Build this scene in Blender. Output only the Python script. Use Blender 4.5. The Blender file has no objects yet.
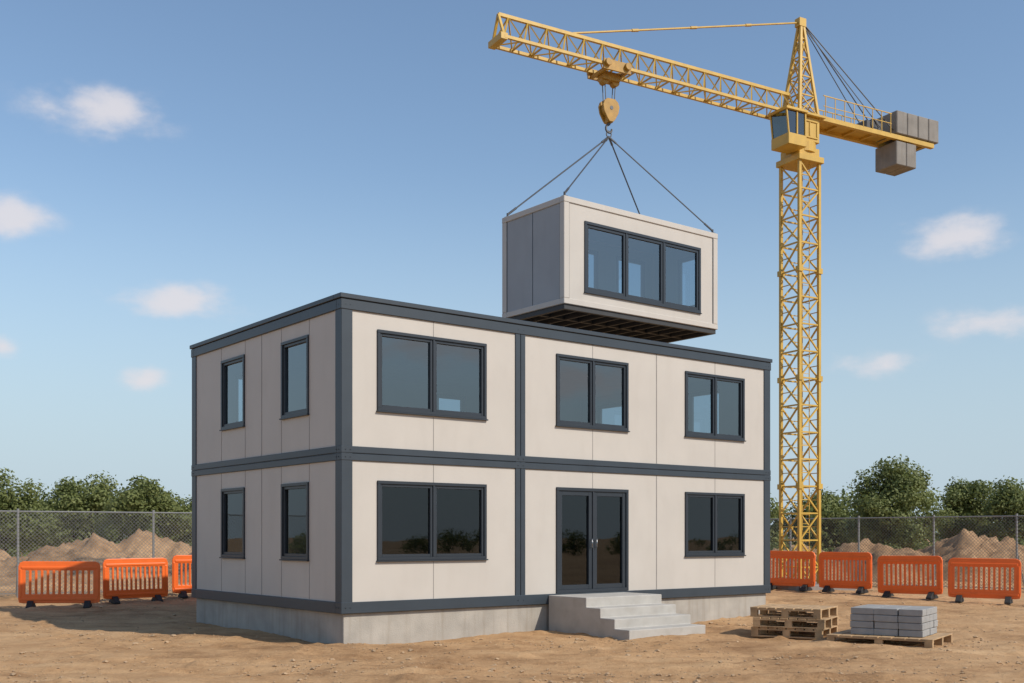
import bpy, bmesh, math, random
import numpy as np
from mathutils import Vector, noise, Matrix
random.seed(7); np.random.seed(7)
R=math.radians
scene=bpy.context.scene
S_SKY=0.14
# ------------------------------------------------------------------ materials
def mat(name,col,rough=0.7,var=0.12,scale=3.0,bump=0.0,bscale=40.0,metal=0.0,col2=None,dirt=0.0,dscale=(5,5,0.35)):
    m=bpy.data.materials.new(name); m.use_nodes=True
    nt=m.node_tree; N=nt.nodes; L=nt.links
    b=N['Principled BSDF']; b.inputs['Roughness'].default_value=rough; b.inputs['Metallic'].default_value=metal
    tc=N.new('ShaderNodeTexCoord')
    n=N.new('ShaderNodeTexNoise'); n.inputs['Scale'].default_value=scale; n.inputs['Detail'].default_value=6
    L.new(tc.outputs['Object'],n.inputs['Vector'])
    r=N.new('ShaderNodeValToRGB'); r.color_ramp.elements[0].position=0.3; r.color_ramp.elements[1].position=0.7
    c2=col2 if col2 else [c*(1-2*var) for c in col]
    r.color_ramp.elements[0].color=(*c2,1); r.color_ramp.elements[1].color=(*col,1)
    L.new(n.outputs['Fac'],r.inputs['Fac'])
    out=r.outputs['Color']
    if dirt>0:
        mp=N.new('ShaderNodeMapping'); mp.inputs['Scale'].default_value=dscale
        L.new(tc.outputs['Object'],mp.inputs['Vector'])
        n2=N.new('ShaderNodeTexNoise'); n2.inputs['Scale'].default_value=1.6; n2.inputs['Detail'].default_value=8
        L.new(mp.outputs['Vector'],n2.inputs['Vector'])
        mr=N.new('ShaderNodeMapRange'); mr.inputs['From Min'].default_value=0.5; mr.inputs['From Max'].default_value=0.85
        mr.inputs['To Max'].default_value=dirt
        L.new(n2.outputs['Fac'],mr.inputs['Value'])
        mx=N.new('ShaderNodeMix'); mx.data_type='RGBA'
        L.new(mr.outputs['Result'],mx.inputs['Factor']); L.new(out,mx.inputs['A'])
        mx.inputs['B'].default_value=(col[0]*.5,col[1]*.44,col[2]*.36,1)
        out=mx.outputs['Result']
    L.new(out,b.inputs['Base Color'])
    if bump>0:
        n3=N.new('ShaderNodeTexNoise'); n3.inputs['Scale'].default_value=bscale; n3.inputs['Detail'].default_value=5
        L.new(tc.outputs['Object'],n3.inputs['Vector'])
        bp=N.new('ShaderNodeBump'); bp.inputs['Strength'].default_value=bump; bp.inputs['Distance'].default_value=0.02
        L.new(n3.outputs['Fac'],bp.inputs['Height']); L.new(bp.outputs['Normal'],b.inputs['Normal'])
    return m
def glassmat(name,tint,refl,ior=1.4):
    m=bpy.data.materials.new(name); m.use_nodes=True; nt=m.node_tree; N=nt.nodes; L=nt.links
    N.remove(N['Principled BSDF']); o=N['Material Output']
    t=N.new('ShaderNodeBsdfTransparent'); t.inputs['Color'].default_value=(*tint,1)
    g=N.new('ShaderNodeBsdfGlossy'); g.inputs['Roughness'].default_value=0.015; g.inputs['Color'].default_value=(.85,.92,.96,1)
    n=N.new('ShaderNodeTexNoise'); n.inputs['Scale'].default_value=0.7
    tc=N.new('ShaderNodeTexCoord'); L.new(tc.outputs['Object'],n.inputs['Vector'])
    bp=N.new('ShaderNodeBump'); bp.inputs['Strength'].default_value=0.06; bp.inputs['Distance'].default_value=0.05
    L.new(n.outputs['Fac'],bp.inputs['Height']); L.new(bp.outputs['Normal'],g.inputs['Normal'])
    f=N.new('ShaderNodeFresnel')
    # thin pane: same reflectance from both sides
    ge=N.new('ShaderNodeNewGeometry'); io=N.new('ShaderNodeMath'); io.operation='MULTIPLY_ADD'
    io.inputs[1].default_value=1/ior-ior; io.inputs[2].default_value=ior
    L.new(ge.outputs['Backfacing'],io.inputs[0]); L.new(io.outputs[0],f.inputs['IOR'])
    a=N.new('ShaderNodeMath'); a.operation='ADD'; a.inputs[1].default_value=refl; a.use_clamp=True
    L.new(f.outputs['Fac'],a.inputs[0])
    mx=N.new('ShaderNodeMixShader'); L.new(a.outputs[0],mx.inputs[0]); L.new(t.outputs[0],mx.inputs[1]); L.new(g.outputs[0],mx.inputs[2])
    L.new(mx.outputs[0],o.inputs['Surface']); return m
M={}
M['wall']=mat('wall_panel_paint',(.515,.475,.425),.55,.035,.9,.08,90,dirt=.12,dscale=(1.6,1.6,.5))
M['wallgrey']=mat('end_panel_grey',(.33,.34,.35),.55,.04,1.2,.06,90,dirt=.12,dscale=(1.6,1.6,.5))  # darker, greyer tone than the front wall; module ends and rear
M['seam']=mat('panel_joint',(.27,.25,.23),.7)
M['slate']=mat('slate_steel_paint',(.036,.048,.061),.42,.08,2,.04,60,dirt=.1)
M['winframe']=mat('window_frame_paint',(.024,.031,.040),.38,.06,3)
M['glass']=glassmat('window_glass',(.50,.60,.66),.15)
M['glassl']=glassmat('window_glass_tinted',(.44,.45,.43),.035)
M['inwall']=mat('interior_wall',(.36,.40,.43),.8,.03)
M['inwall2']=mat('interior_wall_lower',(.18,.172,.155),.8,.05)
M['infloor']=mat('interior_floor',(.11,.11,.11),.6)
M['conc']=mat('concrete',(.42,.385,.335),.9,.12,2.2,.35,45,dirt=.55)
M['conc2']=mat('step_concrete',(.45,.425,.385),.9,.08,3,.3,60,dirt=.35,dscale=(2,2,2))
M['roof']=mat('roof_membrane',(.16,.17,.18),.8)
M['under']=mat('underside_steel',(.035,.036,.038),.6)
M['yellow']=mat('crane_yellow_paint',(.62,.39,.065),.45,.10,2.5,.05,50,dirt=.35)
M['yellowd']=mat('hook_yellow_paint',(.46,.25,.03),.5,.15,5,dirt=.3)
M['steel']=mat('cable_steel',(.10,.10,.105),.45,.1,8,metal=.5)
M['cw']=mat('counterweight_concrete',(.27,.25,.225),.9,.12,2.5,.3,40,dirt=.5)
M['orange']=mat('orange_plastic',(.95,.17,.025),.42,.05,3,.04,50,dirt=.15,dscale=(3,3,3))
M['black']=mat('black_rubber',(.025,.024,.023),.75)
M['galv']=mat('galvanised_steel',(.34,.34,.33),.45,.08,6,metal=.4)
M['wire']=mat('fence_wire',(.25,.25,.24),.5,metal=.3)
M['wood']=mat('pallet_wood',(.55,.36,.19),.8,.22,5,.3,30,dirt=.4)
M['block']=mat('concrete_block',(.36,.35,.335),.92,.12,5,.5,70,dirt=.3,dscale=(3,3,3))
M['bark']=mat('bark',(.09,.065,.045),.9,.2,6)
M['chrome']=mat('handle_steel',(.4,.4,.4),.35,metal=1)

def leafmat(name,ca,cb,cc):
    m=bpy.data.materials.new(name); m.use_nodes=True; nt=m.node_tree; N=nt.nodes; L=nt.links
    b=N['Principled BSDF']; b.inputs['Roughness'].default_value=.65
    g=N.new('ShaderNodeNewGeometry'); tc=N.new('ShaderNodeTexCoord')
    n=N.new('ShaderNodeTexNoise'); n.inputs['Scale'].default_value=.55; n.inputs['Detail'].default_value=3
    L.new(tc.outputs['Object'],n.inputs['Vector'])
    a=N.new('ShaderNodeMath'); a.operation='MULTIPLY_ADD'; a.inputs[1].default_value=.45; 
    L.new(g.outputs['Random Per Island'],a.inputs[0])
    s=N.new('ShaderNodeMath'); s.operation='MULTIPLY'; s.inputs[1].default_value=.6; L.new(n.outputs['Fac'],s.inputs[0]); L.new(s.outputs[0],a.inputs[2])
    r=N.new('ShaderNodeValToRGB'); r.color_ramp.elements[0].position=.15; r.color_ramp.elements[1].position=.85
    r.color_ramp.elements[0].color=(*ca,1); r.color_ramp.elements[1].color=(*cc,1)
    e=r.color_ramp.elements.new(.5); e.color=(*cb,1)
    L.new(a.outputs[0],r.inputs['Fac']); L.new(r.outputs['Color'],b.inputs['Base Color'])
    t=N.new('ShaderNodeBsdfTranslucent'); L.new(r.outputs['Color'],t.inputs['Color'])
    mx=N.new('ShaderNodeMixShader'); mx.inputs[0].default_value=.4
    L.new(b.outputs[0],mx.inputs[1]); L.new(t.outputs[0],mx.inputs[2]); L.new(mx.outputs[0],N['Material Output'].inputs['Surface'])
    return m
M['leaf']=leafmat('foliage',(.09,.115,.032),(.18,.21,.06),(.26,.28,.10))

def soilmat(name,c1,c2,c3,sc=1.0):
    m=bpy.data.materials.new(name); m.use_nodes=True; nt=m.node_tree; N=nt.nodes; L=nt.links
    b=N['Principled BSDF']; b.inputs['Roughness'].default_value=.95; b.inputs['Specular IOR Level'].default_value=.15
    tc=N.new('ShaderNodeTexCoord')
    def nz(scale,det=8,rough=.6,vec=None):
        n=N.new('ShaderNodeTexNoise'); n.inputs['Scale'].default_value=scale; n.inputs['Detail'].default_value=det; n.inputs['Roughness'].default_value=rough
        L.new(vec if vec else tc.outputs['Object'],n.inputs['Vector']); return n.outputs['Fac']
    big=nz(.16*sc,5); mid=nz(1.3*sc,10,.72); fine=nz(14*sc,8,.75)
    mp=N.new('ShaderNodeMapping'); mp.inputs['Scale'].default_value=(.35,1.6,1); mp.inputs['Rotation'].default_value=(0,0,.12)
    L.new(tc.outputs['Object'],mp.inputs['Vector']); st=nz(1.0*sc,8,.7,mp.outputs['Vector'])
    def comb(a,b_,w):
        q=N.new('ShaderNodeMath'); q.operation='MULTIPLY_ADD'; q.inputs[1].default_value=w; L.new(a,q.inputs[0])
        if b_: L.new(b_,q.inputs[2])
        else: q.inputs[2].default_value=0
        return q.outputs[0]
    v=comb(big,None,.32); v=comb(mid,v,.30); v=comb(st,v,.28); v=comb(fine,v,.20)
    r=N.new('ShaderNodeValToRGB'); r.color_ramp.elements[0].position=.45; r.color_ramp.elements[1].position=.66
    r.color_ramp.elements[0].color=(*c1,1); r.color_ramp.elements[1].color=(*c3,1); e=r.color_ramp.elements.new(.55); e.color=(*c2,1)
    L.new(v,r.inputs['Fac']); L.new(r.outputs['Color'],b.inputs['Base Color'])
    h=comb(mid,None,.6); h=comb(fine,h,.35); h=comb(nz(60*sc,4),h,.12)
    bp=N.new('ShaderNodeBump'); bp.inputs['Strength'].default_value=.9; bp.inputs['Distance'].default_value=.10
    L.new(h,bp.inputs['Height']); L.new(bp.outputs['Normal'],b.inputs['Normal'])
    return m
M['soil']=soilmat('sandy_soil',(.27,.148,.070),(.48,.285,.142),(.62,.40,.215))
M['mound']=soilmat('mound_soil',(.21,.125,.068),(.38,.235,.13),(.54,.35,.20),1.6)

# ------------------------------------------------------------------ helpers
def empty(name,loc=(0,0,0),rz=0):
    e=bpy.data.objects.new(name,None); scene.collection.objects.link(e); e.location=loc; e.rotation_euler=(0,0,rz); return e
def box(bm,x0,x1,y0,y1,z0,z1):
    if x0>x1:x0,x1=x1,x0
    if y0>y1:y0,y1=y1,y0
    v=[bm.verts.new(c) for c in ((x0,y0,z0),(x1,y0,z0),(x1,y1,z0),(x0,y1,z0),(x0,y0,z1),(x1,y0,z1),(x1,y1,z1),(x0,y1,z1))]
    for f in ((3,2,1,0),(4,5,6,7),(0,1,5,4),(1,2,6,5),(2,3,7,6),(3,0,4,7)): bm.faces.new([v[i] for i in f])
    return v
def beam(bm,p,q,r,n=4,r2=None,phase=None):
    p=Vector(p);q=Vector(q);d=(q-p)
    if d.length<1e-6:return
    d.normalize(); up=Vector((0,0,1)) if abs(d.z)<.95 else Vector((1,0,0))
    a=d.cross(up).normalized(); b=d.cross(a); r2=r if r2 is None else r2
    ph=math.pi/n if phase is None else phase
    A=[];B=[]
    for i in range(n):
        t=2*math.pi*i/n+ph; o=a*math.cos(t)+b*math.sin(t)
        A.append(bm.verts.new(p+o*r)); B.append(bm.verts.new(q+o*r2))
    for i in range(n):
        j=(i+1)%n; bm.faces.new((A[i],A[j],B[j],B[i]))
    bm.faces.new(A[::-1]); bm.faces.new(B)
def fin(bm,name,m,parent=None,bevel=0,smooth=False,recalc=True,seg=1):
    if recalc: bmesh.ops.recalc_face_normals(bm,faces=bm.faces)
    me=bpy.data.meshes.new(name); bm.to_mesh(me); bm.free()
    if smooth:
        for p in me.polygons:p.use_smooth=True
    o=bpy.data.objects.new(name,me); scene.collection.objects.link(o); me.materials.append(m)
    if parent:o.parent=parent
    if bevel>0:
        b=o.modifiers.new('bevel','BEVEL'); b.width=bevel; b.segments=seg; b.limit_method='ANGLE'; b.angle_limit=R(40)
    return o
def B(): return bmesh.new()
def front(y=0): return lambda s,d,z:(s,y-d,z)
def back(y): return lambda s,d,z:(s,y+d,z)
def left(x=0): return lambda s,d,z:(x-d,s,z)
def right(x): return lambda s,d,z:(x+d,s,z)
def mbox(bm,mp,s0,s1,d0,d1,z0,z1):
    a=mp(s0,d0,z0);b=mp(s1,d1,z1); box(bm,a[0],b[0],a[1],b[1],min(z0,z1),max(z0,z1))
def holed(bm,mp,s0,s1,z0,z1,holes,d0,d1,extra_s=(),extra_z=(),warp=None):
    ss=sorted(set([s0,s1]+[h[0] for h in holes]+[h[1] for h in holes]+list(extra_s)))
    zs=sorted(set([z0,z1]+[h[2] for h in holes]+[h[3] for h in holes]+list(extra_z)))
    def solid(i,j):
        if i<0 or j<0 or i>=len(ss)-1 or j>=len(zs)-1:return False
        cs=(ss[i]+ss[i+1])/2; cz=(zs[j]+zs[j+1])/2
        return not any(h[0]<cs<h[1] and h[2]<cz<h[3] for h in holes)
    cache={}
    def V(i,j,d):
        k=(i,j,d)
        if k not in cache:
            s,z=ss[i],zs[j]
            if warp:s,z=warp(s,z)
            cache[k]=bm.verts.new(mp(s,d,z))
        return cache[k]
    for i in range(len(ss)-1):
        for j in range(len(zs)-1):
            if not solid(i,j):continue
            for d in (d0,d1): bm.faces.new((V(i,j,d),V(i+1,j,d),V(i+1,j+1,d),V(i,j+1,d)))
            if not solid(i-1,j): bm.faces.new((V(i,j,d0),V(i,j,d1),V(i,j+1,d1),V(i,j+1,d0)))
            if not solid(i+1,j): bm.faces.new((V(i+1,j,d0),V(i+1,j,d1),V(i+1,j+1,d1),V(i+1,j+1,d0)))
            if not solid(i,j-1): bm.faces.new((V(i,j,d0),V(i,j,d1),V(i+1,j,d1),V(i+1,j,d0)))
            if not solid(i,j+1): bm.faces.new((V(i,j+1,d0),V(i,j+1,d1),V(i+1,j+1,d1),V(i+1,j+1,d0)))
def window(bf,bg,mp,s0,s1,z0,z1,panes,sill=True,fw=.06,sw=.055):
    mbox(bf,mp,s0,s1,-.10,.035,z1-fw,z1); mbox(bf,mp,s0,s1,-.10,.035,z0,z0+fw)
    mbox(bf,mp,s0,s0+fw,-.10,.034,z0+fw,z1-fw); mbox(bf,mp,s1-fw,s1,-.10,.034,z0+fw,z1-fw)
    W=(s1-s0-2*fw)/panes
    for i in range(panes):
        a=s0+fw+W*i; b=a+W
        if i>0: mbox(bf,mp,a-.022,a+.022,-.09,.028,z0+fw,z1-fw)
        ia=a+(.022 if i>0 else 0); ib=b-(.022 if i<panes-1 else 0)
        za=z0+fw; zb=z1-fw
        mbox(bf,mp,ia,ia+sw,-.08,.005,za,zb); mbox(bf,mp,ib-sw,ib,-.08,.005,za,zb)
        mbox(bf,mp,ia+sw,ib-sw,-.08,.003,za,za+sw); mbox(bf,mp,ia+sw,ib-sw,-.08,.003,zb-sw,zb)
        q=[mp(ia+sw,-.04,za+sw),mp(ib-sw,-.04,za+sw),mp(ib-sw,-.04,zb-sw),mp(ia+sw,-.04,zb-sw)]
        fc_=bg.faces.new([bg.verts.new(c) for c in q]); fc_.normal_update()
        if fc_.normal.dot(Vector(mp(0,1,0))-Vector(mp(0,0,0)))<0: fc_.normal_flip()
    if sill: mbox(bf,mp,s0-.02,s1+.02,-.02,.06,z0-.028,z0-.002)

# ------------------------------------------------------------------ main building
TH=math.atan2(.617,.787)
LU,LV=12.42,7.15
bld=empty('modular_office_building',(-3.18,20.58,0),TH)
UP=(4.46,6.01); LO=(1.59,3.12)
fw_u=[(.76,3.36),(5.25,7.40),(9.29,11.44)]
lf_v=[(1.30,2.47),(4.25,5.47)]
F=front(0);Lf=left(0);Bk=back(LV);Rt=right(LU)
door=(5.25,7.40,.82,3.12)
fh=[(a,b,*UP) for a,b in fw_u]+[(a,b,*LO) for a,b in (fw_u[0],fw_u[2])]+[door]
lh=[(a,b,*UP) for a,b in lf_v]+[(a,b,*LO) for a,b in lf_v]
bh=[(1.0,2.3,*UP),(6.9,7.9,*UP),(9.9,11.2,*UP)]
rh=[(1.5,2.7,*UP),(5.0,6.4,*UP)]
bm=B(); holed(bm,F,.1,LU-.1,.7,6.4,fh,-.15,0); fin(bm,'front_wall',M['wall'],bld)
bm=B(); holed(bm,Lf,.1,LV-.1,.7,6.4,lh,-.15,0); fin(bm,'side_wall',M['wall'],bld)
bm=B(); holed(bm,Bk,.1,LU-.1,.7,6.4,bh,-.15,0); fin(bm,'rear_wall',M['wall'],bld)
bm=B(); holed(bm,Rt,.1,LV-.1,.7,6.4,rh,-.15,0); fin(bm,'end_wall',M['wall'],bld)
# interior wall linings
bm=B()
for z0,z1 in ((3.66,6.24),):
    holed(bm,F,.16,LU-.16,z0,z1,[(a,b,*UP) for a,b in fw_u],-.165,-.155)
    holed(bm,Lf,.17,LV-.17,z0,z1,[(a,b,*UP) for a,b in lf_v],-.165,-.155)
    holed(bm,Bk,.16,LU-.16,z0,z1,bh,-.165,-.155); holed(bm,Rt,.17,LV-.17,z0,z1,rh,-.165,-.155)
fin(bm,'upper_wall_lining',M['inwall'],bld)
bm=B()
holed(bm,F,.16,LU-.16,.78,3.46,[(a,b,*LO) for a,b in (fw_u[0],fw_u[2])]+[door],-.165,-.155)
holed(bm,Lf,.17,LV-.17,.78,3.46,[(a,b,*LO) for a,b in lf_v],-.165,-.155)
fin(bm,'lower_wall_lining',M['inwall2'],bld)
bm=B()
def seam(mp,s,spans,w=.012):
    for a,b in spans: mbox(bm,mp,s-w/2,s+w/2,-.01,.004,a,b)
for u in (2.06,10.36):
    seam(F,u,((.82,1.55),(3.12,3.48),(3.75,4.42),(6.01,6.31)))
seam(F,6.32,((3.12,3.48),(3.75,4.42),(6.01,6.31)))
seam(F,8.33,((.82,3.48),(3.75,6.31)),.026)
for v in (1.30,4.25): seam(Lf,v-.012,((.82,1.55),(3.12,3.48),(3.75,4.42),(6.01,6.31)))
for v in (2.50,5.50): seam(Lf,v,((.82,1.55),(3.12,3.48),(3.75,4.42),(6.01,6.31)))
seam(Lf,3.42,((.82,3.48),(3.75,6.31)),.02)
fin(bm,'panel_joints',M['seam'],bld)
bm=B()
def ring(z0,z1,o,inn=.2):
    box(bm,-o,LU+o,-o,inn,z0,z1); box(bm,-o,LU+o,LV-inn,LV+o,z0,z1)
    box(bm,-o,inn,inn,LV-inn,z0,z1); box(bm,LU-inn,LU+o,inn,LV-inn,z0,z1)
ring(.60,.815,.034); ring(3.48,3.61,.034,.14); ring(3.622,3.75,.034,.14); ring(3.60,3.63,.012,.14)
ring(6.31,6.50,.040,.14); ring(6.512,6.60,.065); ring(6.49,6.52,.02)
pw=.215
for x,y in ((0,0),(LU,0),(0,LV),(LU,LV)):
    x0=-.025 if x==0 else LU-pw; x1=pw if x==0 else LU+.025
    y0=-.025 if y==0 else LV-pw; y1=pw if y==0 else LV+.025
    box(bm,x0,x1,y0,y1,.61,6.5)
mbox(bm,F,4.12,4.247,-.1,.025,.7,6.4); mbox(bm,F,4.259,4.385,-.1,.025,.7,6.4)
mbox(bm,F,4.24,4.27,-.1,.008,.7,6.4)
mbox(bm,Bk,4.12,4.385,-.1,.025,.7,6.4)
fin(bm,'steel_frame',M['slate'],bld,.008)
bm=B()
for z in (.71,3.545,3.685,6.40):
    for s in (.06,.16,4.18,4.32,LU-.06,LU-.16):
        p=Vector(F(s,.03,z)); beam(bm,p,p+Vector((0,-.014,0)),.011,6)
    for s in (.07,.16,LV-.07):
        p=Vector(Lf(s,.03,z)); beam(bm,p,p+Vector((-.014,0,0)),.011,6)
fin(bm,'frame_bolts',M['winframe'],bld)
bf=B();bg=B();bgl=B()
for a,b in fw_u: window(bf,bg,F,a,b,*UP,2)
for a,b in (fw_u[0],fw_u[2]): window(bf,bgl,F,a,b,*LO,2)
for a,b in lf_v: window(bf,bg,Lf,a,b,*UP,1); window(bf,bgl,Lf,a,b,*LO,1)
for h in bh: window(bf,bg,Bk,*h,1)
for h in rh: window(bf,bg,Rt,*h,1)
fin(bf,'window_frames',M['winframe'],bld,.004); fin(bg,'upper_window_glass',M['glass'],bld,recalc=False); 
bf=B()
window(bf,bgl,F,*door,2,sill=False,fw=.07,sw=.10)
fin(bgl,'lower_window_glass',M['glassl'],bld,recalc=False)
fin(bf,'entrance_door',M['winframe'],bld,.004)
bm=B()
for s in (6.325-.07,6.325+.07):
    beam(bm,F(s,.06,1.80),F(s,.06,2.00),.010,8)
    for z in (1.82,1.98): beam(bm,F(s,0,z),F(s,.06,z),.007,6)
fin(bm,'door_handles',M['chrome'],bld,smooth=True)
bm=B(); box(bm,.16,LU-.16,.16,LV-.16,.62,.78); box(bm,.16,LU-.16,.16,LV-.16,3.5,3.66); fin(bm,'floors',M['infloor'],bld)
bm=B(); box(bm,.16,LU-.16,.16,LV-.16,6.28,6.46); box(bm,.205,LU-.205,.205,LV-.205,6.461,6.53); fin(bm,'roof_deck',M['roof'],bld)
bm=B()
for u in (4.2,8.28):
    box(bm,u,u+.1,.17,.45,3.66,6.24); box(bm,u,u+.1,LV-.6,LV-.17,3.66,6.24); box(bm,u-.05,u+.15,.45,LV-.6,6.05,6.24)
box(bm,.16,LU-.16,.16,LV-.16,6.24,6.278)
fin(bm,'upper_interior',M['inwall'],bld)
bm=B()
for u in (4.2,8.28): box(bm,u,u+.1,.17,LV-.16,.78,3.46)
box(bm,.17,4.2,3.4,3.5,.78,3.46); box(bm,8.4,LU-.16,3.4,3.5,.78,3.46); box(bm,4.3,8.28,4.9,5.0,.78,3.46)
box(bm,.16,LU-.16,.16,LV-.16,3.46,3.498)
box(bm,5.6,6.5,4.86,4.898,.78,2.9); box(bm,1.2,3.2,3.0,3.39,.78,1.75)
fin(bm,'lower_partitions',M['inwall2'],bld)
bm=B(); box(bm,.06,LU-.06,.05,LV-.05,-.4,.597); fin(bm,'concrete_foundation',M['conc'],bld,.01)
st=empty('entrance_steps',(-3.18,20.58,0),TH)
u0,u1=5.0,7.22
prof=[(-.045,.79),(-1.25,.79),(-1.25,.59),(-1.68,.59),(-1.68,.395),(-2.10,.395),(-2.10,.20),(-2.52,.20),(-2.52,-.3),(-.045,-.3)]
bm=B()
A=[bm.verts.new((u0,y,z)) for y,z in prof]; C=[bm.verts.new((u1,y,z)) for y,z in prof]
for i in range(len(prof)):
    j=(i+1)%len(prof); bm.faces.new((A[i],A[j],C[j],C[i]))
bm.faces.new(A); bm.faces.new(C)
fin(bm,'concrete_steps',M['conc2'],st,.016,seg=2)

# ------------------------------------------------------------------ lifted module
mod=empty('suspended_modular_unit',(1.458,30.78,8.585),TH)
mu,mv,mh=6.40,2.85,3.02
F2=front(0);B2=back(mv);L2=left(0);R2=right(mu)
w2=(.78,5.62,.42,2.44)
bm=B(); holed(bm,F2,.12,mu-.12,.1,mh-.1,[w2],-.12,-.03); fin(bm,'front_wall',M['wall'],mod)
bh2=[(2.9,3.8,1.1,2.6),(4.6,5.9,1.1,2.6)]
rh2=[(.6,1.6,.8,2.5)]
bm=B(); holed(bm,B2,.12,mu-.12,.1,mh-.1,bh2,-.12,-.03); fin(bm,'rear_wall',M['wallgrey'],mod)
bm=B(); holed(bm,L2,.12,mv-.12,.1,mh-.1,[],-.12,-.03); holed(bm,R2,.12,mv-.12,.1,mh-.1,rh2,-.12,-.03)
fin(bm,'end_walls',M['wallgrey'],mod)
bm=B(); 
for x in (0,mu-.2):
    for y in (0,mv-.2): box(bm,x+.0,x+.2,y,y+.2,.16,mh-.17)
for z0,z1 in ((0,.158),(mh-.168,mh)):
    box(bm,-.004,mu+.004,-.004,.2,z0,z1); box(bm,-.004,mu+.004,mv-.2,mv+.004,z0,z1)
    box(bm,-.004,.2,.2,mv-.2,z0,z1); box(bm,mu-.2,mu+.004,.2,mv-.2,z0,z1)
fin(bm,'module_frame',M['wall'],mod,.012)
bm=B(); box(bm,.2,mu-.2,.2,mv-.2,mh-.12,mh-.03); fin(bm,'module_roof',M['inwall'],mod)
bm=B()
mbox(bm,L2,1.42,1.44,-.04,-.024,.16,mh-.17)
for s in (.205,mv-.225): mbox(bm,L2,s,s+.02,-.04,-.024,.16,mh-.17)
for s in (.205,mu-.225): mbox(bm,F2,s,s+.012,-.04,-.024,.16,mh-.17)
fin(bm,'panel_joints',M['winframe'],mod)
bm=B(); box(bm,.2,mu-.2,.2,mv-.2,.05,.13)
box(bm,.05,mu-.05,.05,.17,-.14,-.003); box(bm,.05,mu-.05,mv-.17,mv-.05,-.14,-.003)
box(bm,.05,.17,.17,mv-.17,-.14,-.003); box(bm,mu-.17,mu-.05,.17,mv-.17,-.14,-.003)
for i in range(1,11):
    x=.1+(mu-.2)*i/11; box(bm,x-.035,x+.035,.17,mv-.17,-.12,.04)
box(bm,.17,mu-.17,mv/2-.05,mv/2+.05,-.1,.03)
fin(bm,'underside_joists',M['under'],mod)
bf=B();bg=B(); 
window(bf,bg,lambda s,d,z:(s,.03-d,z),*w2,3,sill=True,fw=.08,sw=.08)
for h in bh2: window(bf,bg,lambda s,d,z:(s,mv-.03+d,z),*h,1,sill=False)
for h in rh2: window(bf,bg,lambda s,d,z:(mu-.03+d,s,z),*h,1,sill=False)
fin(bf,'window_frames',M['winframe'],mod,.004); fin(bg,'window_glass',M['glass'],mod,recalc=False)
bm=B()
for x in (.12,mu-.12):
    for y in (.12,mv-.12):
        box(bm,x-.07,x+.07,y-.07,y+.07,mh+.001,mh+.03); beam(bm,(x,y,mh),(x,y,mh+.14),.035,6)
fin(bm,'lifting_lugs',M['steel'],mod)

# ------------------------------------------------------------------ crane
MX,MY=9.86,37.7
jd=Vector((-.873,-.4875,0))
ang=math.atan2(jd.y,jd.x)
cr=empty('tower_crane',(MX,MY,0),ang)   # local +x along jib
w=.445
bm=B()
ztop=14.75; zb=.1
for sx in(-1,1):
    for sy in(-1,1): beam(bm,(sx*w,sy*w,zb),(sx*w,sy*w,ztop),.070,4)
nb=16; dz=(ztop-zb)/nb
for i in range(nb):
    z0=zb+i*dz; z1=z0+dz; zm=(z0+z1)/2
    for (a,b) in (((-w,-w),(w,-w)),((w,-w),(w,w)),((w,w),(-w,w)),((-w,w),(-w,-w))):
        beam(bm,(*a,z0),(*b,z0),.035,4)
        if i%2==0: beam(bm,(*a,z0),(*b,z1),.034,4)
        else: beam(bm,(*b,z0),(*a,z1),.034,4)
        beam(bm,(*a,zm),((a[0]+b[0])/2,(a[1]+b[1])/2,zm),.02,4)
    if i%4==0:
        for sx in(-1,1):
            for sy in(-1,1): box(bm,sx*w-.09,sx*w+.09,sy*w-.09,sy*w+.09,z0-.09,z0+.09)
for s in(-.16,.16): beam(bm,(s,.28,zb),(s,.28,ztop),.016,4)
z=zb
while z<ztop: beam(bm,(-.16,.28,z),(.16,.28,z),.011,4); z+=.3
fin(bm,'mast',M['yellow'],cr)
bm=B(); box(bm,-1.3,1.3,-1.3,1.3,-.2,.45); fin(bm,'mast_base',M['cw'],cr,.03)
bm=B()
box(bm,-.57,.57,-.57,.57,14.75,14.95)
box(bm,-.46,.46,-.46,.46,14.95,15.25)
beam(bm,(0,0,15.1),(0,0,15.45),.53,20)
box(bm,-.46,.46,-.46,.46,15.45,16.28)
for s in (-1,1):
    box(bm,-.36,.36,s*.46,s*.49,15.55,15.62); box(bm,-.36,.36,s*.46,s*.49,16.10,16.17)
    for q in (-.33,0,.33): box(bm,q-.03,q+.03,s*.46,s*.488,15.62,16.10)
box(bm,-.62,.66,-.60,.60,16.28,16.37)
fin(bm,'slewing_unit',M['yellow'],cr,.02)
cy=.42
bm=B() 
box(bm,.50,1.30,cy-.42,cy+.42,15.05,15.42)
box(bm,.46,1.42,cy-.46,cy+.46,16.18,16.27)
for x,y in ((.53,-.38),(.53,.38),(.9,.38),(.9,-.38)): box(bm,x-.03,x+.03,cy+y-.03,cy+y+.03,15.42,16.18)
for y in(-.38,.38): beam(bm,(1.26,cy+y,15.40),(1.36,cy+y,16.20),.04,4)
fin(bm,'operator_cab',M['yellow'],cr,.01)
bm=B()
v=box(bm,.52,1.26,cy-.375,cy+.375,15.421,16.179)
for q in v:
    if q.co.x>1 and q.co.z>16: q.co.x+=.09
fin(bm,'cab_glass',glassmat('cab_glass',(.12,.16,.18),.10),cr)
bm=B(); box(bm,.75,1.0,cy-.14,cy+.14,15.43,15.60); box(bm,.72,.80,cy-.14,cy+.14,15.60,15.98)
fin(bm,'cab_seat',M['black'],cr,.02)
sl=.012
zj=16.30; jh=.78; jw=.36
def J(t,s,h): return (t,s*jw,zj+sl*t+h)
bm=B()
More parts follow.
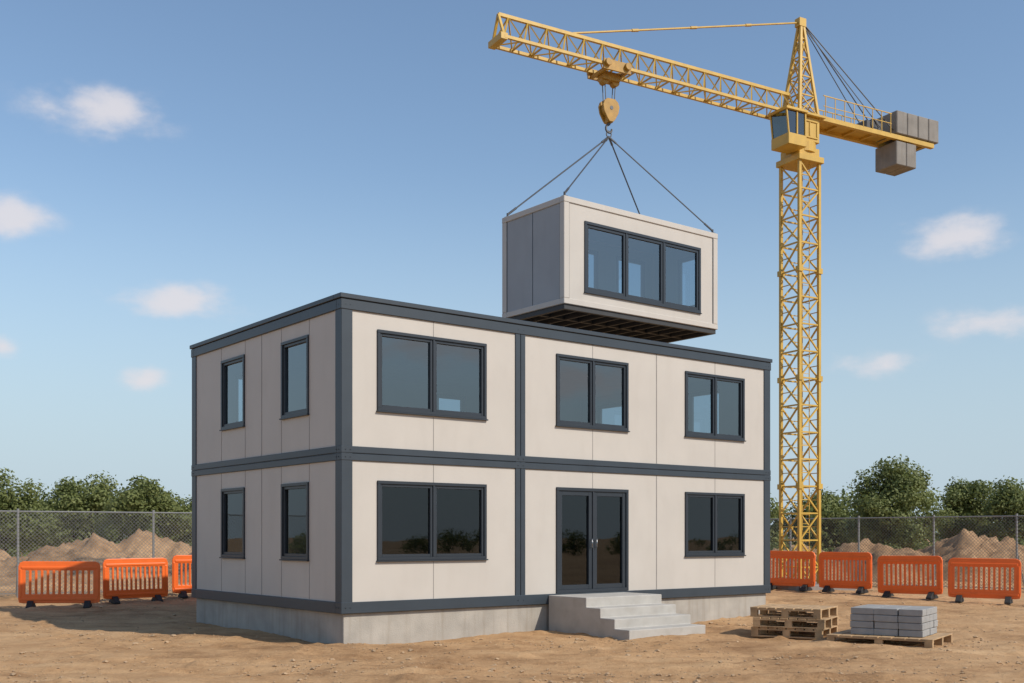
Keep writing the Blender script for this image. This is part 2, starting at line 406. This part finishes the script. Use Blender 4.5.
T0,T1=.5,11.75
for s in(-1,1): beam(bm,J(T0,s,0),J(T1,s,0),.062,4)
beam(bm,J(T0,0,jh),J(T1,0,jh),.068,4)
n=17; st_=(T1-T0)/n
for i in range(n+1):
    t=T0+i*st_; beam(bm,J(t,-1,0),J(t,1,0),.03,4)
    if i<n:
        for s in(-1,1):
            beam(bm,J(t,s,0),J(t+st_/2,0,jh),.027,4); beam(bm,J(t+st_/2,0,jh),J(t+st_,s,0),.027,4)
        a=-1 if i%2 else 1; beam(bm,J(t,a,0),J(t+st_,-a,0),.022,4)
beam(bm,J(T0,-1,0),J(T0,0,jh),.04,4); beam(bm,J(T0,1,0),J(T0,0,jh),.04,4)
beam(bm,J(T1,-1,0),J(T1,0,jh),.05,4); beam(bm,J(T1,1,0),J(T1,0,jh),.05,4)
box(bm,T1-.1,T1+.12,-.40,.40,zj+.06,zj+.24)
fin(bm,'jib',M['yellow'],cr)
bm=B()
for s in(-1,1):
    beam(bm,(-.4,s*.42,16.33),(-6.1,s*.42,16.33),.11,4)
    for k in range(8): beam(bm,(-.7-k*.45,s*.5,16.4),(-.7-k*.45,s*.5,17.10),.016,4)
    beam(bm,(-.6,s*.5,17.10),(-3.9,s*.5,17.10),.020,4); beam(bm,(-.6,s*.5,16.75),(-3.9,s*.5,16.75),.014,4)
for k in range(7): beam(bm,(-.7-k*.85,-.42,16.33),(-.7-k*.85,.42,16.33),.05,4)
box(bm,-4.0,-.7,-.38,.38,16.37,16.41)
fin(bm,'counter_jib',M['yellow'],cr)
bm=B(); box(bm,-3.7,-2.9,-.26,.26,16.42,16.80); beam(bm,(-3.3,-.30,16.68),(-3.3,.30,16.68),.22,14); fin(bm,'hoist_winch',M['steel'],cr,.03)
bm=B()
for k in range(4):
    x=-4.15-k*.55; box(bm,x-.53,x,-.52,.52,16.46,17.28)
for k in range(2):
    x=-4.15-k*.52; box(bm,x-.50,x,-.50,.50,15.35,16.20)
fin(bm,'counterweights',M['cw'],cr,.025)
bm=B(); apex=(-.05,0,19.75); bs=[(-.42,-.42),(.42,-.42),(.42,.42),(-.42,.42)]
def tp(c,f): return (c[0]+(apex[0]-c[0])*f*.93, c[1]+(apex[1]-c[1])*f*.93, 16.38+(apex[2]-16.38)*f)
for c in bs: beam(bm,tp(c,0),tp(c,1),.065,4)
for k in range(5):
    f0=k/5;f1=(k+1)/5
    for i in range(4):
        a,b=bs[i],bs[(i+1)%4]; beam(bm,tp(a,f0),tp(b,f1),.028,4); beam(bm,tp(a,f1),tp(b,f1),.028,4)
        beam(bm,tp(b,f0),tp(a,f1),.022,4)
box(bm,-.18,.12,-.12,.12,19.5,19.78)
fin(bm,'tower_head',M['yellow'],cr)
bm=B()
tt=9.2
beam(bm,(0,0,19.65),J(tt,0,jh+.05),.032,6); 
for k in range(1,4):
    f=k/4; p=Vector((0,0,19.65)).lerp(Vector(J(tt,0,jh+.05)),f); beam(bm,p-Vector((.12,0,-.03)),p+Vector((.12,0,-.03)),.050,6)
fin(bm,'jib_pendant',M['yellow'],cr)
bm=B()
for s in(-.35,.35):
    beam(bm,(-.1,0,19.7),(-4.3,s,16.5),.020,6); beam(bm,(-.1,0,19.6),(-3.6,s,16.5),.016,6)
fin(bm,'counter_stays',M['steel'],cr)
Mc=Matrix.Rotation(-ang,4,'Z')
def tolocal(p): 
    return Mc@(Vector(p)-Vector((MX,MY,0)))
hk=tolocal((2.98,33.87,0)); th=hk.x; hy=hk.y
bm=B(); zt=zj+sl*th
box(bm,th-.5,th+.5,-.46,-.40,zt-.20,zt+.12); box(bm,th-.5,th+.5,.40,.46,zt-.20,zt+.12)
box(bm,th-.42,th-.32,-.4,.4,zt-.2,zt-.1); box(bm,th+.32,th+.42,-.4,.4,zt-.2,zt-.1)
box(bm,th-.3,th+.3,-.18,.18,zt-.36,zt-.12)
for x in(-.36,.36):
    for y in(-.5,.5): beam(bm,(th+x,y-.05,zt+.0),(th+x,y+.05,zt+.0),.11,12)
for x in(-.2,.2): beam(bm,(th+x,-.1,zt-.36),(th+x,.1,zt-.36),.13,12)
fin(bm,'trolley',M['yellowd'],cr,.008)
bm=B(); zh=15.40
for x in(-.2,.2):
    for y in(-.07,.07): beam(bm,(th+x,hy+y,zt-.3),(th+x*.75,hy+y,zh-.1),.016,6)
fin(bm,'hoist_ropes',M['steel'],cr)
bm=B()
pts=[(-.25,0),(-.30,-.14),(-.26,-.34),(-.14,-.54),(-.07,-.62),(.07,-.62),(.14,-.54),(.26,-.34),(.30,-.14),(.25,0),(.14,.08),(-.14,.08)]
for y0,y1 in((-.15,-.09),(.09,.15)):
    a=[bm.verts.new((th+x,hy+y0,zh+z)) for x,z in pts]; b=[bm.verts.new((th+x,hy+y1,zh+z)) for x,z in pts]
    bm.faces.new(a);bm.faces.new(b)
    for i in range(len(pts)):
        j=(i+1)%len(pts); bm.faces.new((a[i],a[j],b[j],b[i]))
beam(bm,(th,hy-.08,zh-.2),(th,hy+.08,zh-.2),.24,16)
box(bm,th-.1,th+.1,hy-.085,hy+.085,zh-.62,zh-.3)
fin(bm,'hook_block',M['yellowd'],cr,.008)
bm=B()
beam(bm,(th,hy-.16,zh-.2),(th,hy+.16,zh-.2),.06,10)
prev=None
for i in range(11):
    a=R(90-i*27); p=Vector((th+.11*math.cos(a),hy,zh-.80+.12*math.sin(a)))
    if prev: beam(bm,prev,p,.035,6)
    prev=p
beam(bm,(th,hy,zh-.6),(th,hy,zh-.68),.05,8)
zr=zh-.93; prev=None
for i in range(13):
    a=2*math.pi*i/12; p=Vector((th+.09*math.cos(a),hy,zr-.04+.10*math.sin(a)))
    if prev is not None: beam(bm,prev,p,.02,6)
    prev=p
fin(bm,'hook',M['steel'],cr)
bm=B(); Mm=Matrix.Translation((1.458,30.78,8.585))@Matrix.Rotation(TH,4,'Z')
for x in (.12,mu-.12):
    for y in (.12,mv-.12):
        q=tolocal(Mm@Vector((x,y,mh+.1))); beam(bm,(th,hy,zr-.12),q,.022,6)
        d=(q-Vector((th,hy,zr-.12))).normalized(); beam(bm,q-d*.35,q,.034,6); beam(bm,Vector((th,hy,zr-.12)),Vector((th,hy,zr-.12))+d*.3,.034,6)
fin(bm,'lifting_slings',M['steel'],cr)

# ------------------------------------------------------------------ ground
def sm(a,b,x):
    t=min(1,max(0,(x-a)/(b-a))); return t*t*(3-2*t)
def gh(x,y):
    h=.25*sm(27,37,y)
    if abs(x)<40 and 5<y<60:
        f=sm(5,14,y)*(1-sm(45,60,y))*(1-sm(25,40,abs(x)))
        n1=noise.noise(Vector((x*.4,y*.55,1.3)))*.075
        n2=noise.noise(Vector((x*1.5,y*1.9,5.3)))*.034
        n3=abs(noise.noise(Vector((x*4.5,y*4.5,9.1))))*.030
        n4=max(0,noise.noise(Vector((x*2.3+7,y*2.3,4.1)))-.25)*.12
        rut=0
        for c,sl_ in ((17.1,.03),(18.55,.035),(16.2,-.05)):
            yy=c+sl_*x+.35*math.sin(x*.22+c)
            d=(y-yy)/.20; 
            if abs(d)<3.2: rut+=-.05*math.exp(-d*d)+.025*math.exp(-((abs(d)-1.6)/.5)**2)
        rut*=.6+.8*noise.noise(Vector((x*.5,c,2)))
        h+=f*(n1+n2+n3+n4+rut)
    return h
def axis(lo,hi,step,far,g=1.25):
    a=list(np.arange(lo,hi+1e-6,step)); s=step; v=hi
    while v<far: s*=g; v+=s; a.append(v)
    s=step; v=lo; pre=[]
    while v>-far: s*=g; v-=s; pre.append(v)
    return pre[::-1]+a
xs=axis(-19,19,.10,1800); ys=axis(14,42,.10,1800)
co=[(x,y,gh(x,y)) for y in ys for x in xs]; nx=len(xs)
fs=[(j*nx+i,j*nx+i+1,(j+1)*nx+i+1,(j+1)*nx+i) for j in range(len(ys)-1) for i in range(nx-1)]
me=bpy.data.meshes.new('ground'); me.from_pydata(co,[],fs); me.materials.append(M['soil'])
for p in me.polygons:p.use_smooth=True
o=bpy.data.objects.new('ground',me); scene.collection.objects.link(o)
inb=Matrix.Rotation(-TH,4,'Z')
def inside(x,y):
    l=inb@Vector((x+3.18,y-20.58,0)); return -.05<l.x<LU and -.05<l.y<LV or (4.9<l.x<7.4 and -2.6<l.y<0)
vs=[];fc=[]
def stone(x,y,r):
    z=gh(x,y); b=len(vs)
    dirs=[(1,0,0),(-1,0,0),(0,1,0),(0,-1,0),(0,0,1),(0,0,-1),(.6,.6,.5),(-.6,.6,.5),(.6,-.6,.5),(-.6,-.6,.5)]
    a=random.random()*6.28;ca,sa=math.cos(a),math.sin(a)
    pp=[]
    for d in dirs:
        k=r*random.uniform(.75,1.2); X=d[0]*k*1.25;Y=d[1]*k;Z=d[2]*k*.7
        pp.append((x+X*ca-Y*sa,y+X*sa+Y*ca,z+Z+r*.15))
    vs.extend(pp)
    F_=[(4,6,7),(4,7,9),(4,9,8),(4,8,6),(0,6,8),(1,9,7),(2,7,6),(3,8,9),(0,2,6),(2,1,7),(1,3,9),(3,0,8),(5,2,0),(5,1,2),(5,3,1),(5,0,3)]
    fc.extend([tuple(b+i for i in f) for f in F_])
n=0
while n<4600:
    y=14.5+24*random.random()**1.6; x=random.uniform(-.55,.55)*y
    if inside(x,y):continue
    if noise.noise(Vector((x*.3,y*.5,3)))+random.uniform(-.4,.4)<0: continue
    stone(x,y,min(.055,.009+random.expovariate(1/.009))); n+=1
me=bpy.data.meshes.new('gravel'); me.from_pydata(vs,[],fc); me.materials.append(mat('stone',(.50,.34,.20),.95,.2,1.5,.3,40))
o=bpy.data.objects.new('gravel',me); scene.collection.objects.link(o)

def mound(peaks,x0,x1,y0,y1,seed,step=.14):
    xs=np.arange(x0,x1,step);ys=np.arange(y0,y1,step)
    def h(x,y):
        v=0
        wx=x+noise.noise(Vector((x*.5,y*.5,seed+4)))*1.1; wy=y+noise.noise(Vector((x*.5,y*.5,seed+9)))*1.1
        for px,py,ph,rx,ry in peaks:
            d=math.hypot((wx-px)/rx,(wy-py)/ry)
            if d<1: q=ph*(1-d)**.85; v=max(v,min(q,ph*.86+.1*q))
        if v<=0:return -.15
        n=noise.fractal(Vector((x*.9,y*.9,seed)),.75,2.1,6)*.40+abs(noise.noise(Vector((x*2.2,y*2.2,seed))))*.32+max(0,noise.noise(Vector((x*4.2,y*4.2,seed+3))))*.32
        return (v*(1+.18*n)+n*min(1,v)*.5)*.92+.12
    co=[(x,y,h(x,y)) for y in ys for x in xs];nx=len(xs)
    fs=[(j*nx+i,j*nx+i+1,(j+1)*nx+i+1,(j+1)*nx+i) for j in range(len(ys)-1) for i in range(nx-1)]
    me=bpy.data.meshes.new('dirt_mound'); me.from_pydata(co,[],fs); me.materials.append(M['mound'])
    for p in me.polygons:p.use_smooth=True
    o=bpy.data.objects.new('dirt_mound',me); scene.collection.objects.link(o)
mound([(-17.1,44,1.9,4.6,4),(-15.0,45,2.2,3.8,3.5),(-11.8,45,1.7,4.5,3.5),(-20.6,43,1.35,4,3),(-8,46,1.4,4,3)],-26,-3,39,50,3.3)
mound([(19.2,46,2.3,3.9,4),(15.4,47,1.9,3.6,3.5),(12.6,48,1.75,3.4,3.5),(22.8,45,1.7,4,3.5),(9.4,48,1.6,3.4,3)],5,28,41,53,8.1)

# ------------------------------------------------------------------ fence
def fence(p0,p1,npan,H=2.5):
    p0=Vector((*p0,0));p1=Vector((*p1,0)); d=(p1-p0); Lg=d.length; a=math.atan2(d.y,d.x)
    z0=gh((p0.x+p1.x)/2,(p0.y+p1.y)/2)
    e=empty('chain_link_fence',(p0.x,p0.y,z0),a)
    bm=B()
    for i in range(npan+1):
        x=Lg*i/npan; beam(bm,(x,0,-.4),(x,0,H+.08),.036,10); 
        if i%2==0 and i<npan: beam(bm,(x,0,H*.55),(x,.9,-.1),.022,8)
    beam(bm,(0,0,H),(Lg,0,H),.022,8); beam(bm,(0,0,.12),(Lg,0,.12),.012,6)
    fin(bm,'posts_and_rails',M['galv'],e,smooth=False)
    vs=[];fc=[];sp=.115;r=.0052;y=-.036
    k=-int(H/sp)-1
    Hb=.06
    hh=H-Hb
    while k*sp<Lg:
        for sg in(1,-1):
            x0=k*sp;x1=x0+hh
            if sg<0:x0,x1=x1,x0
            za,zb_=Hb,H
            def cl(xa,za,xb,zb):
                t0,t1=0,1
                for lim,s in((0,1),(Lg,-1)):
                    fa=(xa-lim)*s; fb=(xb-lim)*s
                    if fa<0 and fb<0:return None
                    if fa<0:t0=max(t0,fa/(fa-fb))
                    if fb<0:t1=min(t1,fa/(fa-fb))
                if t0>=t1:return None
                dx=xb-xa
                return xa+dx*t0,za+(zb-za)*t0,xa+dx*t1,za+(zb-za)*t1
            c=cl(x0,za,x1,zb_)
            if c:
                b=len(vs); xa,z1,xb,z2=c; o=r*.7
                for (X,Z) in((xa,z1),(xb,z2)):
                    vs.extend([(X-o*sg,y,Z+o),(X+o*sg,y,Z-o),(X,y+r*1.5,Z)])
                fc.extend([(b,b+1,b+4,b+3),(b+1,b+2,b+5,b+4),(b+2,b,b+3,b+5)])
        k+=1
    me=bpy.data.meshes.new('wire_mesh'); me.from_pydata(vs,[],fc); me.materials.append(M['wire'])
    o=bpy.data.objects.new('wire_mesh',me); scene.collection.objects.link(o); o.parent=e
fence((-21.9,29.6),(-4.4,38.6),5,2.6)
fence((4.6,47.6),(20.6,32.4),8,2.5)

# ------------------------------------------------------------------ barriers
def barrier(x,y,a,Lb=2.12,tilt=0):
    e=empty('safety_barrier',(x,y,gh(x,y)+.01),a); e.rotation_euler=(0,tilt,a)
    Hh=1.28;z0=.13
    holes=[]; n=12; m=.15; step=(Lb-2*m)/n
    for i in range(n):
        s=-Lb/2+m+step*i; holes.append((s+step*.22,s+step*.78,z0+.25,Hh-.25))
    c=.13
    def warp(s,z):
        if abs(abs(s)-Lb/2)<1e-6 and (abs(z-Hh)<1e-6): return (math.copysign(Lb/2-c*.3,s),Hh-c*.3)
        if abs(abs(s)-Lb/2)<1e-6 and (abs(z-z0)<1e-6): return (math.copysign(Lb/2-.02,s),z0+.02)
        return s,z
    bm=B(); mp=lambda s,d,z:(s,d,z)
    holed(bm,mp,-Lb/2,Lb/2,z0,Hh,holes,-.032,.032,(-Lb/2+c,Lb/2-c),(Hh-c,z0+c),warp)
    fin(bm,'panel',M['orange'],e,.014,seg=2)
    bm=B()
    box(bm,-Lb/2+.08,Lb/2-.08,-.05,.05,Hh-.21,Hh-.14); box(bm,-Lb/2+.06,Lb/2-.06,-.05,.05,z0+.08,z0+.15)
    for s in(-1,1): box(bm,s*(Lb/2-.06)-.03,s*(Lb/2-.06)+.03,-.048,.048,z0+.16,Hh-.22)
    fin(bm,'ribs',M['orange'],e,.012,seg=2)
    bm=B()
    for s in(-1,1):
        xx=s*(Lb/2-.32)
        pr=[(-.30,0),(.30,0),(.30,.05),(.08,.20),(-.08,.20),(-.30,.05)]
        a_=[bm.verts.new((xx-.08,p[0],p[1])) for p in pr]; b_=[bm.verts.new((xx+.08,p[0],p[1])) for p in pr]
        bm.faces.new(a_);bm.faces.new(b_)
        for i in range(6):
            j=(i+1)%6; bm.faces.new((a_[i],a_[j],b_[j],b_[i]))
    fin(bm,'feet',M['black'],e,.01)
def px(u,Y): return (u-512)/1101*Y
def bar_between(ua,Ya,ub,Yb,tilt=0):
    xa=px(ua,Ya);xb=px(ub,Yb); Lb=math.hypot(xb-xa,Yb-Ya)
    barrier((xa+xb)/2,(Ya+Yb)/2,math.atan2(Yb-Ya,xb-xa),Lb,tilt)
bar_between(18,30.0,100,30.5,.008); bar_between(103,31.3,168,32.4,-.01); bar_between(172,33.0,232,33.9)
bar_between(762,36.9,815,35.6,.01); bar_between(819,35.4,872,34.2); bar_between(878,33.9,943,32.6,-.01); bar_between(948,32.2,1021,31.2,.006)

# ------------------------------------------------------------------ pallets
def pallet(bm,a,b,z,ox=0,oy=0,rot=0):
    st0=len(bm.verts); 
    nb=8; gap=.03; bw=(a-gap*(nb-1))/nb
    for i in range(nb):
        x=-a/2+i*(bw+gap); j=random.uniform(-.008,.008); k=random.uniform(-.002,.002); box(bm,x,x+bw,-b/2+j,b/2+j,z+.151,z+.175+k)
    for y in(-b/2+.05,0,b/2-.05):
        box(bm,-a/2,a/2,y-.05,y+.05,z+.125,z+.1495)
        for x in(-a/2+.075,0,a/2-.075): box(bm,x-.072,x+.072,y-.048,y+.048,z+.0265,z+.1245)
        box(bm,-a/2,a/2,y-.05,y+.05,z,z+.026)
    bm.verts.ensure_lookup_table()
    vv=bm.verts[st0:]
    bmesh.ops.rotate(bm,verts=vv,cent=(0,0,0),matrix=Matrix.Rotation(rot,3,'Z')); bmesh.ops.translate(bm,verts=vv,vec=(ox,oy,0))
X,Y=px(795,22.8),22.8
e=empty('wooden_pallet_stack',(X,Y,gh(X,Y)+.0),R(-30)); e.scale=(1,1,1.12)
bm=B()
for i,(ox,oy,r) in enumerate(((0,0,0),(.03,-.02,.03),(-.02,.03,-.02))): pallet(bm,1.45,1.3,i*.179,ox,oy,r)
fin(bm,'pallets',M['wood'],e,.003)
X,Y=px(890,21.2),21.2
e=empty('wooden_pallet',(X,Y,gh(X,Y)),R(-34))
bm=B(); pallet(bm,1.95,1.6,0); fin(bm,'boards',M['wood'],e,.003)
X+=.08
e2=empty('concrete_block_stack',(X,Y,gh(px(890,21.2),Y)+.179),R(-34))
bm=B(); 
bl,bw_,bhh=.45,.29,.13
for k in range(4):
    for i in range(3):
        for j in range(4):
            if not(i in(0,2) or j in(0,3) or k==3): continue
            q=.006; x=-.675+i*bl+random.uniform(-.008,.008); y=-.58+j*bw_+random.uniform(-.008,.008)
            box(bm,x+q,x+bl-q,y+q,y+bw_-q,k*bhh+.001,k*bhh+bhh-.006)
fin(bm,'blocks',M['block'],e2,.009)

# ------------------------------------------------------------------ trees
def leaves(clumps,n,size,rng):
    c=np.array(clumps); wts=c[:,3]**2; wts/=wts.sum()
    idx=rng.choice(len(c),n,p=wts)
    d=rng.normal(size=(n,3)); d/=np.linalg.norm(d,axis=1)[:,None]
    rad=c[idx,3]*(rng.random(n)**.45)*rng.choice([1,1,1,1.22],n)
    p=c[idx,:3]+d*rad[:,None]*np.array([1,1,.8])
    nrm=d+rng.normal(scale=.6,size=(n,3))+np.array([0,0,.35]); nrm/=np.linalg.norm(nrm,axis=1)[:,None]
    t=np.cross(nrm,rng.normal(size=(n,3))); t/=np.linalg.norm(t,axis=1)[:,None]; b=np.cross(nrm,t)
    s=size*rng.uniform(.6,1.35,n)[:,None]
    q=np.stack([p-t*s*.5,p+b*s*.32,p+t*s*.5,p-b*s*.32],axis=1)
    return q.reshape(-1,3)
def leafobj(name,pts,parent):
    n=len(pts)//4; me=bpy.data.meshes.new(name)
    me.from_pydata(pts.tolist(),[],[(4*i,4*i+1,4*i+2,4*i+3) for i in range(n)]); me.materials.append(M['leaf'])
    o=bpy.data.objects.new(name,me); scene.collection.objects.link(o)
    if parent:o.parent=parent
    return o
def crown(rng,cx,cy,z0,h,w,nc,low=.12):
    cl=[]
    while len(cl)<nc:
        v=rng.uniform(-1,1,3)
        l=np.linalg.norm(v)
        if l>1 or l<.3: continue
        zz=z0+h*(low+.5*(1-low))+v[2]*h*.5*(1-low)*.80
        ww=w/2*(.84-.10*v[2])
        cl.append((cx+v[0]*ww,cy+v[1]*ww,zz,w*rng.uniform(.10,.185)))
    for dz_ in(.38,.55,.68): cl.append((cx,cy,z0+h*dz_,w*.26))
    return cl
def tree(name,u,Y,ytop,wpx,seed,nc=34,nl=9000,size=.17,low=.16):
    rng=np.random.default_rng(seed); X=px(u,Y); zt=2.04+(537-ytop)*Y/1101; z0=.22; h=zt-z0; w=wpx*Y/1101
    e=empty(name,(X,Y,z0)); cl=crown(rng,0,0,0,h,w,nc,low)
    bm=B(); fork=(rng.uniform(-.1,.1),0,h*.28)
    beam(bm,(0,0,-.2),fork,w*.035,8,w*.025)
    for c in cl[::2]:
        mid=Vector(fork).lerp(Vector(c[:3]),.5)+Vector((0,0,-.05*h)); 
        beam(bm,fork,mid,w*.014,5,w*.009); beam(bm,mid,c[:3],w*.009,5,w*.003)
    fin(bm,'trunk_and_limbs',M['bark'],e)
    leafobj('crown',leaves(cl,nl,size,rng),e)
tree('broadleaf_tree',893,60,455,98,1,56,26000,.17,.06)
tree('broadleaf_tree',968,66,477,84,2,40,17000,.18,.03)
tree('broadleaf_tree',1020,62,471,88,3,40,18000,.18,.03)
tree('broadleaf_tree',826,72,490,84,4,30,12000,.2,.03)
tree('broadleaf_tree',6,58,464,108,5,46,22000,.17,.03)
tree('broadleaf_tree',84,62,469,104,6,46,20000,.18,.03)
tree('broadleaf_tree',143,56,470,88,7,42,20000,.17,.03)
tree('broadleaf_tree',190,64,487,80,8,30,12000,.18,.03)
rng=np.random.default_rng(99); cl=[]
for u in list(range(-420,1500,10)):
    Y=rng.uniform(68,84); top=rng.uniform(484,500); X=px(u,Y)
    zt=2.04+(537-top)*Y/1101
    for k in range(6):
        cl.append((X+rng.uniform(-1,1),Y+rng.uniform(-1.5,1.5),.4+(zt-1.1)*(k+rng.random())/6,rng.uniform(.6,1.05)))
# low hedge belt round the sides and behind, so the glass has something to reflect
for k in range(260):
    a=rng.uniform(0,2*math.pi); X=math.sin(a)*110; Y=20+math.cos(a)*105
    if Y>66: continue
    for j in range(4): cl.append((X+rng.uniform(-3,3),Y+rng.uniform(-2,2),.4+rng.uniform(0,1.9),rng.uniform(.9,1.4)))
o=leafobj('distant_trees',leaves(cl,190000,.29,rng),None)
rng=np.random.default_rng(5); cl=[]
for u in list(range(-60,215,8))+list(range(770,1100,8)):
    Y=rng.uniform(52,56); X=px(u,Y)
    if rng.random()<.8: cl.append((X,Y,.5+rng.uniform(0,1.1),rng.uniform(.4,.95)))
leafobj('shrubs',leaves(cl,24000,.15,rng),None)

# ------------------------------------------------------------------ light and sky
el=R(40); D=Vector((.86*math.cos(el),-.51*math.cos(el),math.sin(el))).normalized()
sd=bpy.data.lights.new('sun','SUN'); sd.energy=3.95; sd.angle=R(.5); sd.color=(1,.93,.82)
so=bpy.data.objects.new('sun',sd); scene.collection.objects.link(so); so.rotation_euler=D.to_track_quat('Z','Y').to_euler(); so.location=(20,-10,30)
wd=bpy.data.worlds.new('World'); scene.world=wd; wd.use_nodes=True; nt=wd.node_tree;N=nt.nodes;L=nt.links
bg=N['Background']; bg.inputs['Strength'].default_value=S_SKY
sk=N.new('ShaderNodeTexSky'); sk.sky_type='NISHITA'; sk.sun_disc=False; sk.sun_elevation=el; sk.sun_rotation=math.atan2(D.x,D.y)
sk.air_density=1.2; sk.dust_density=.35; sk.ozone_density=2.4; sk.altitude=0
tc=N.new('ShaderNodeTexCoord'); sp=N.new('ShaderNodeSeparateXYZ'); L.new(tc.outputs['Generated'],sp.inputs[0])
def mth(op,a,b=None,c=None,clamp=False):
    q=N.new('ShaderNodeMath'); q.operation=op; q.use_clamp=clamp
    for i,v in enumerate((a,b,c)):
        if v is None:continue
        if isinstance(v,(int,float)): q.inputs[i].default_value=v
        else: L.new(v,q.inputs[i])
    return q.outputs[0]
az=mth('ARCTAN2',sp.outputs[0],sp.outputs[1]); ele=mth('ARCSINE',sp.outputs[2])
# low blue-grey haze layer
hz=N.new('ShaderNodeMapRange'); hz.interpolation_type='SMOOTHSTEP'
hz.inputs['From Min'].default_value=.0; hz.inputs['From Max'].default_value=.34; hz.inputs['To Min'].default_value=.92; hz.inputs['To Max'].default_value=0
L.new(ele,hz.inputs['Value'])
hm=N.new('ShaderNodeMix'); hm.data_type='RGBA'; L.new(hz.outputs[0],hm.inputs['Factor']); L.new(sk.outputs[0],hm.inputs['A'])
hm.inputs['B'].default_value=(.46/S_SKY,.585/S_SKY,.70/S_SKY,1)
cl_=[(103,112,90,29,1),(12,218,54,25,1),(175,302,76,22,1),(146,380,34,15,.7),(2,346,32,17,.85),(955,238,80,27,1),(988,322,76,20,.95),(868,364,74,16,.7),(800,372,36,12,.5)]
C=[]
for u,v,wx,wy,st2 in cl_:
    a=(u-512)/1101;b=(537-v)/1101; A_=math.atan(a); C.append((A_,math.atan(b*math.cos(A_)),wx/1101*math.cos(A_)**2,wy/1101,st2))
for k in range(10): C.append((random.choice((-1,1))*random.uniform(.8,3.0),random.uniform(.12,.5),random.uniform(.06,.12),random.uniform(.02,.035),.9))
acc=None
for a,e_,wx,wy,s2 in C:
    dx=mth('MULTIPLY',mth('SUBTRACT',az,a),1/wx); dy=mth('MULTIPLY',mth('SUBTRACT',ele,e_),1/wy)
    r2=mth('MULTIPLY_ADD',dx,dx,mth('MULTIPLY',dy,dy)); mk=mth('MULTIPLY',mth('SUBTRACT',1,mth('SQRT',r2)),s2)
    acc=mk if acc is None else mth('MAXIMUM',acc,mk)
mp=N.new('ShaderNodeMapping'); mp.inputs['Scale'].default_value=(1,1,1.8); L.new(tc.outputs['Generated'],mp.inputs['Vector'])
nz=N.new('ShaderNodeTexNoise'); nz.inputs['Scale'].default_value=24; nz.inputs['Detail'].default_value=8; nz.inputs['Roughness'].default_value=.55; L.new(mp.outputs[0],nz.inputs['Vector'])
dens=mth('ADD',acc,mth('MULTIPLY',mth('SUBTRACT',nz.outputs['Fac'],.50),1.6))
mr=N.new('ShaderNodeMapRange'); mr.interpolation_type='SMOOTHERSTEP'; mr.inputs['From Min'].default_value=-.05; mr.inputs['From Max'].default_value=1.0; mr.inputs['To Max'].default_value=.85
L.new(dens,mr.inputs['Value'])
fac=mth('MULTIPLY',mr.outputs[0],mth('MULTIPLY',mth('ADD',acc,.3,clamp=True),1.7,clamp=True),clamp=True)
mx=N.new('ShaderNodeMix'); mx.data_type='RGBA'; L.new(fac,mx.inputs['Factor']); L.new(hm.outputs['Result'],mx.inputs['A'])
mx.inputs['B'].default_value=(.77/S_SKY,.74/S_SKY,.77/S_SKY,1)
L.new(mx.outputs['Result'],bg.inputs['Color'])
# ------------------------------------------------------------------ camera
cd=bpy.data.cameras.new('camera'); cam=bpy.data.objects.new('camera',cd); scene.collection.objects.link(cam)
cd.sensor_width=36; cd.lens=38.7; cd.shift_y=195.5/1024; cd.clip_end=6000; cd.clip_start=.1
cam.location=(0,0,2.04); cam.rotation_euler=(R(90),0,0); scene.camera=cam
scene.view_settings.view_transform='Standard'; scene.view_settings.look='None'; scene.view_settings.exposure=0
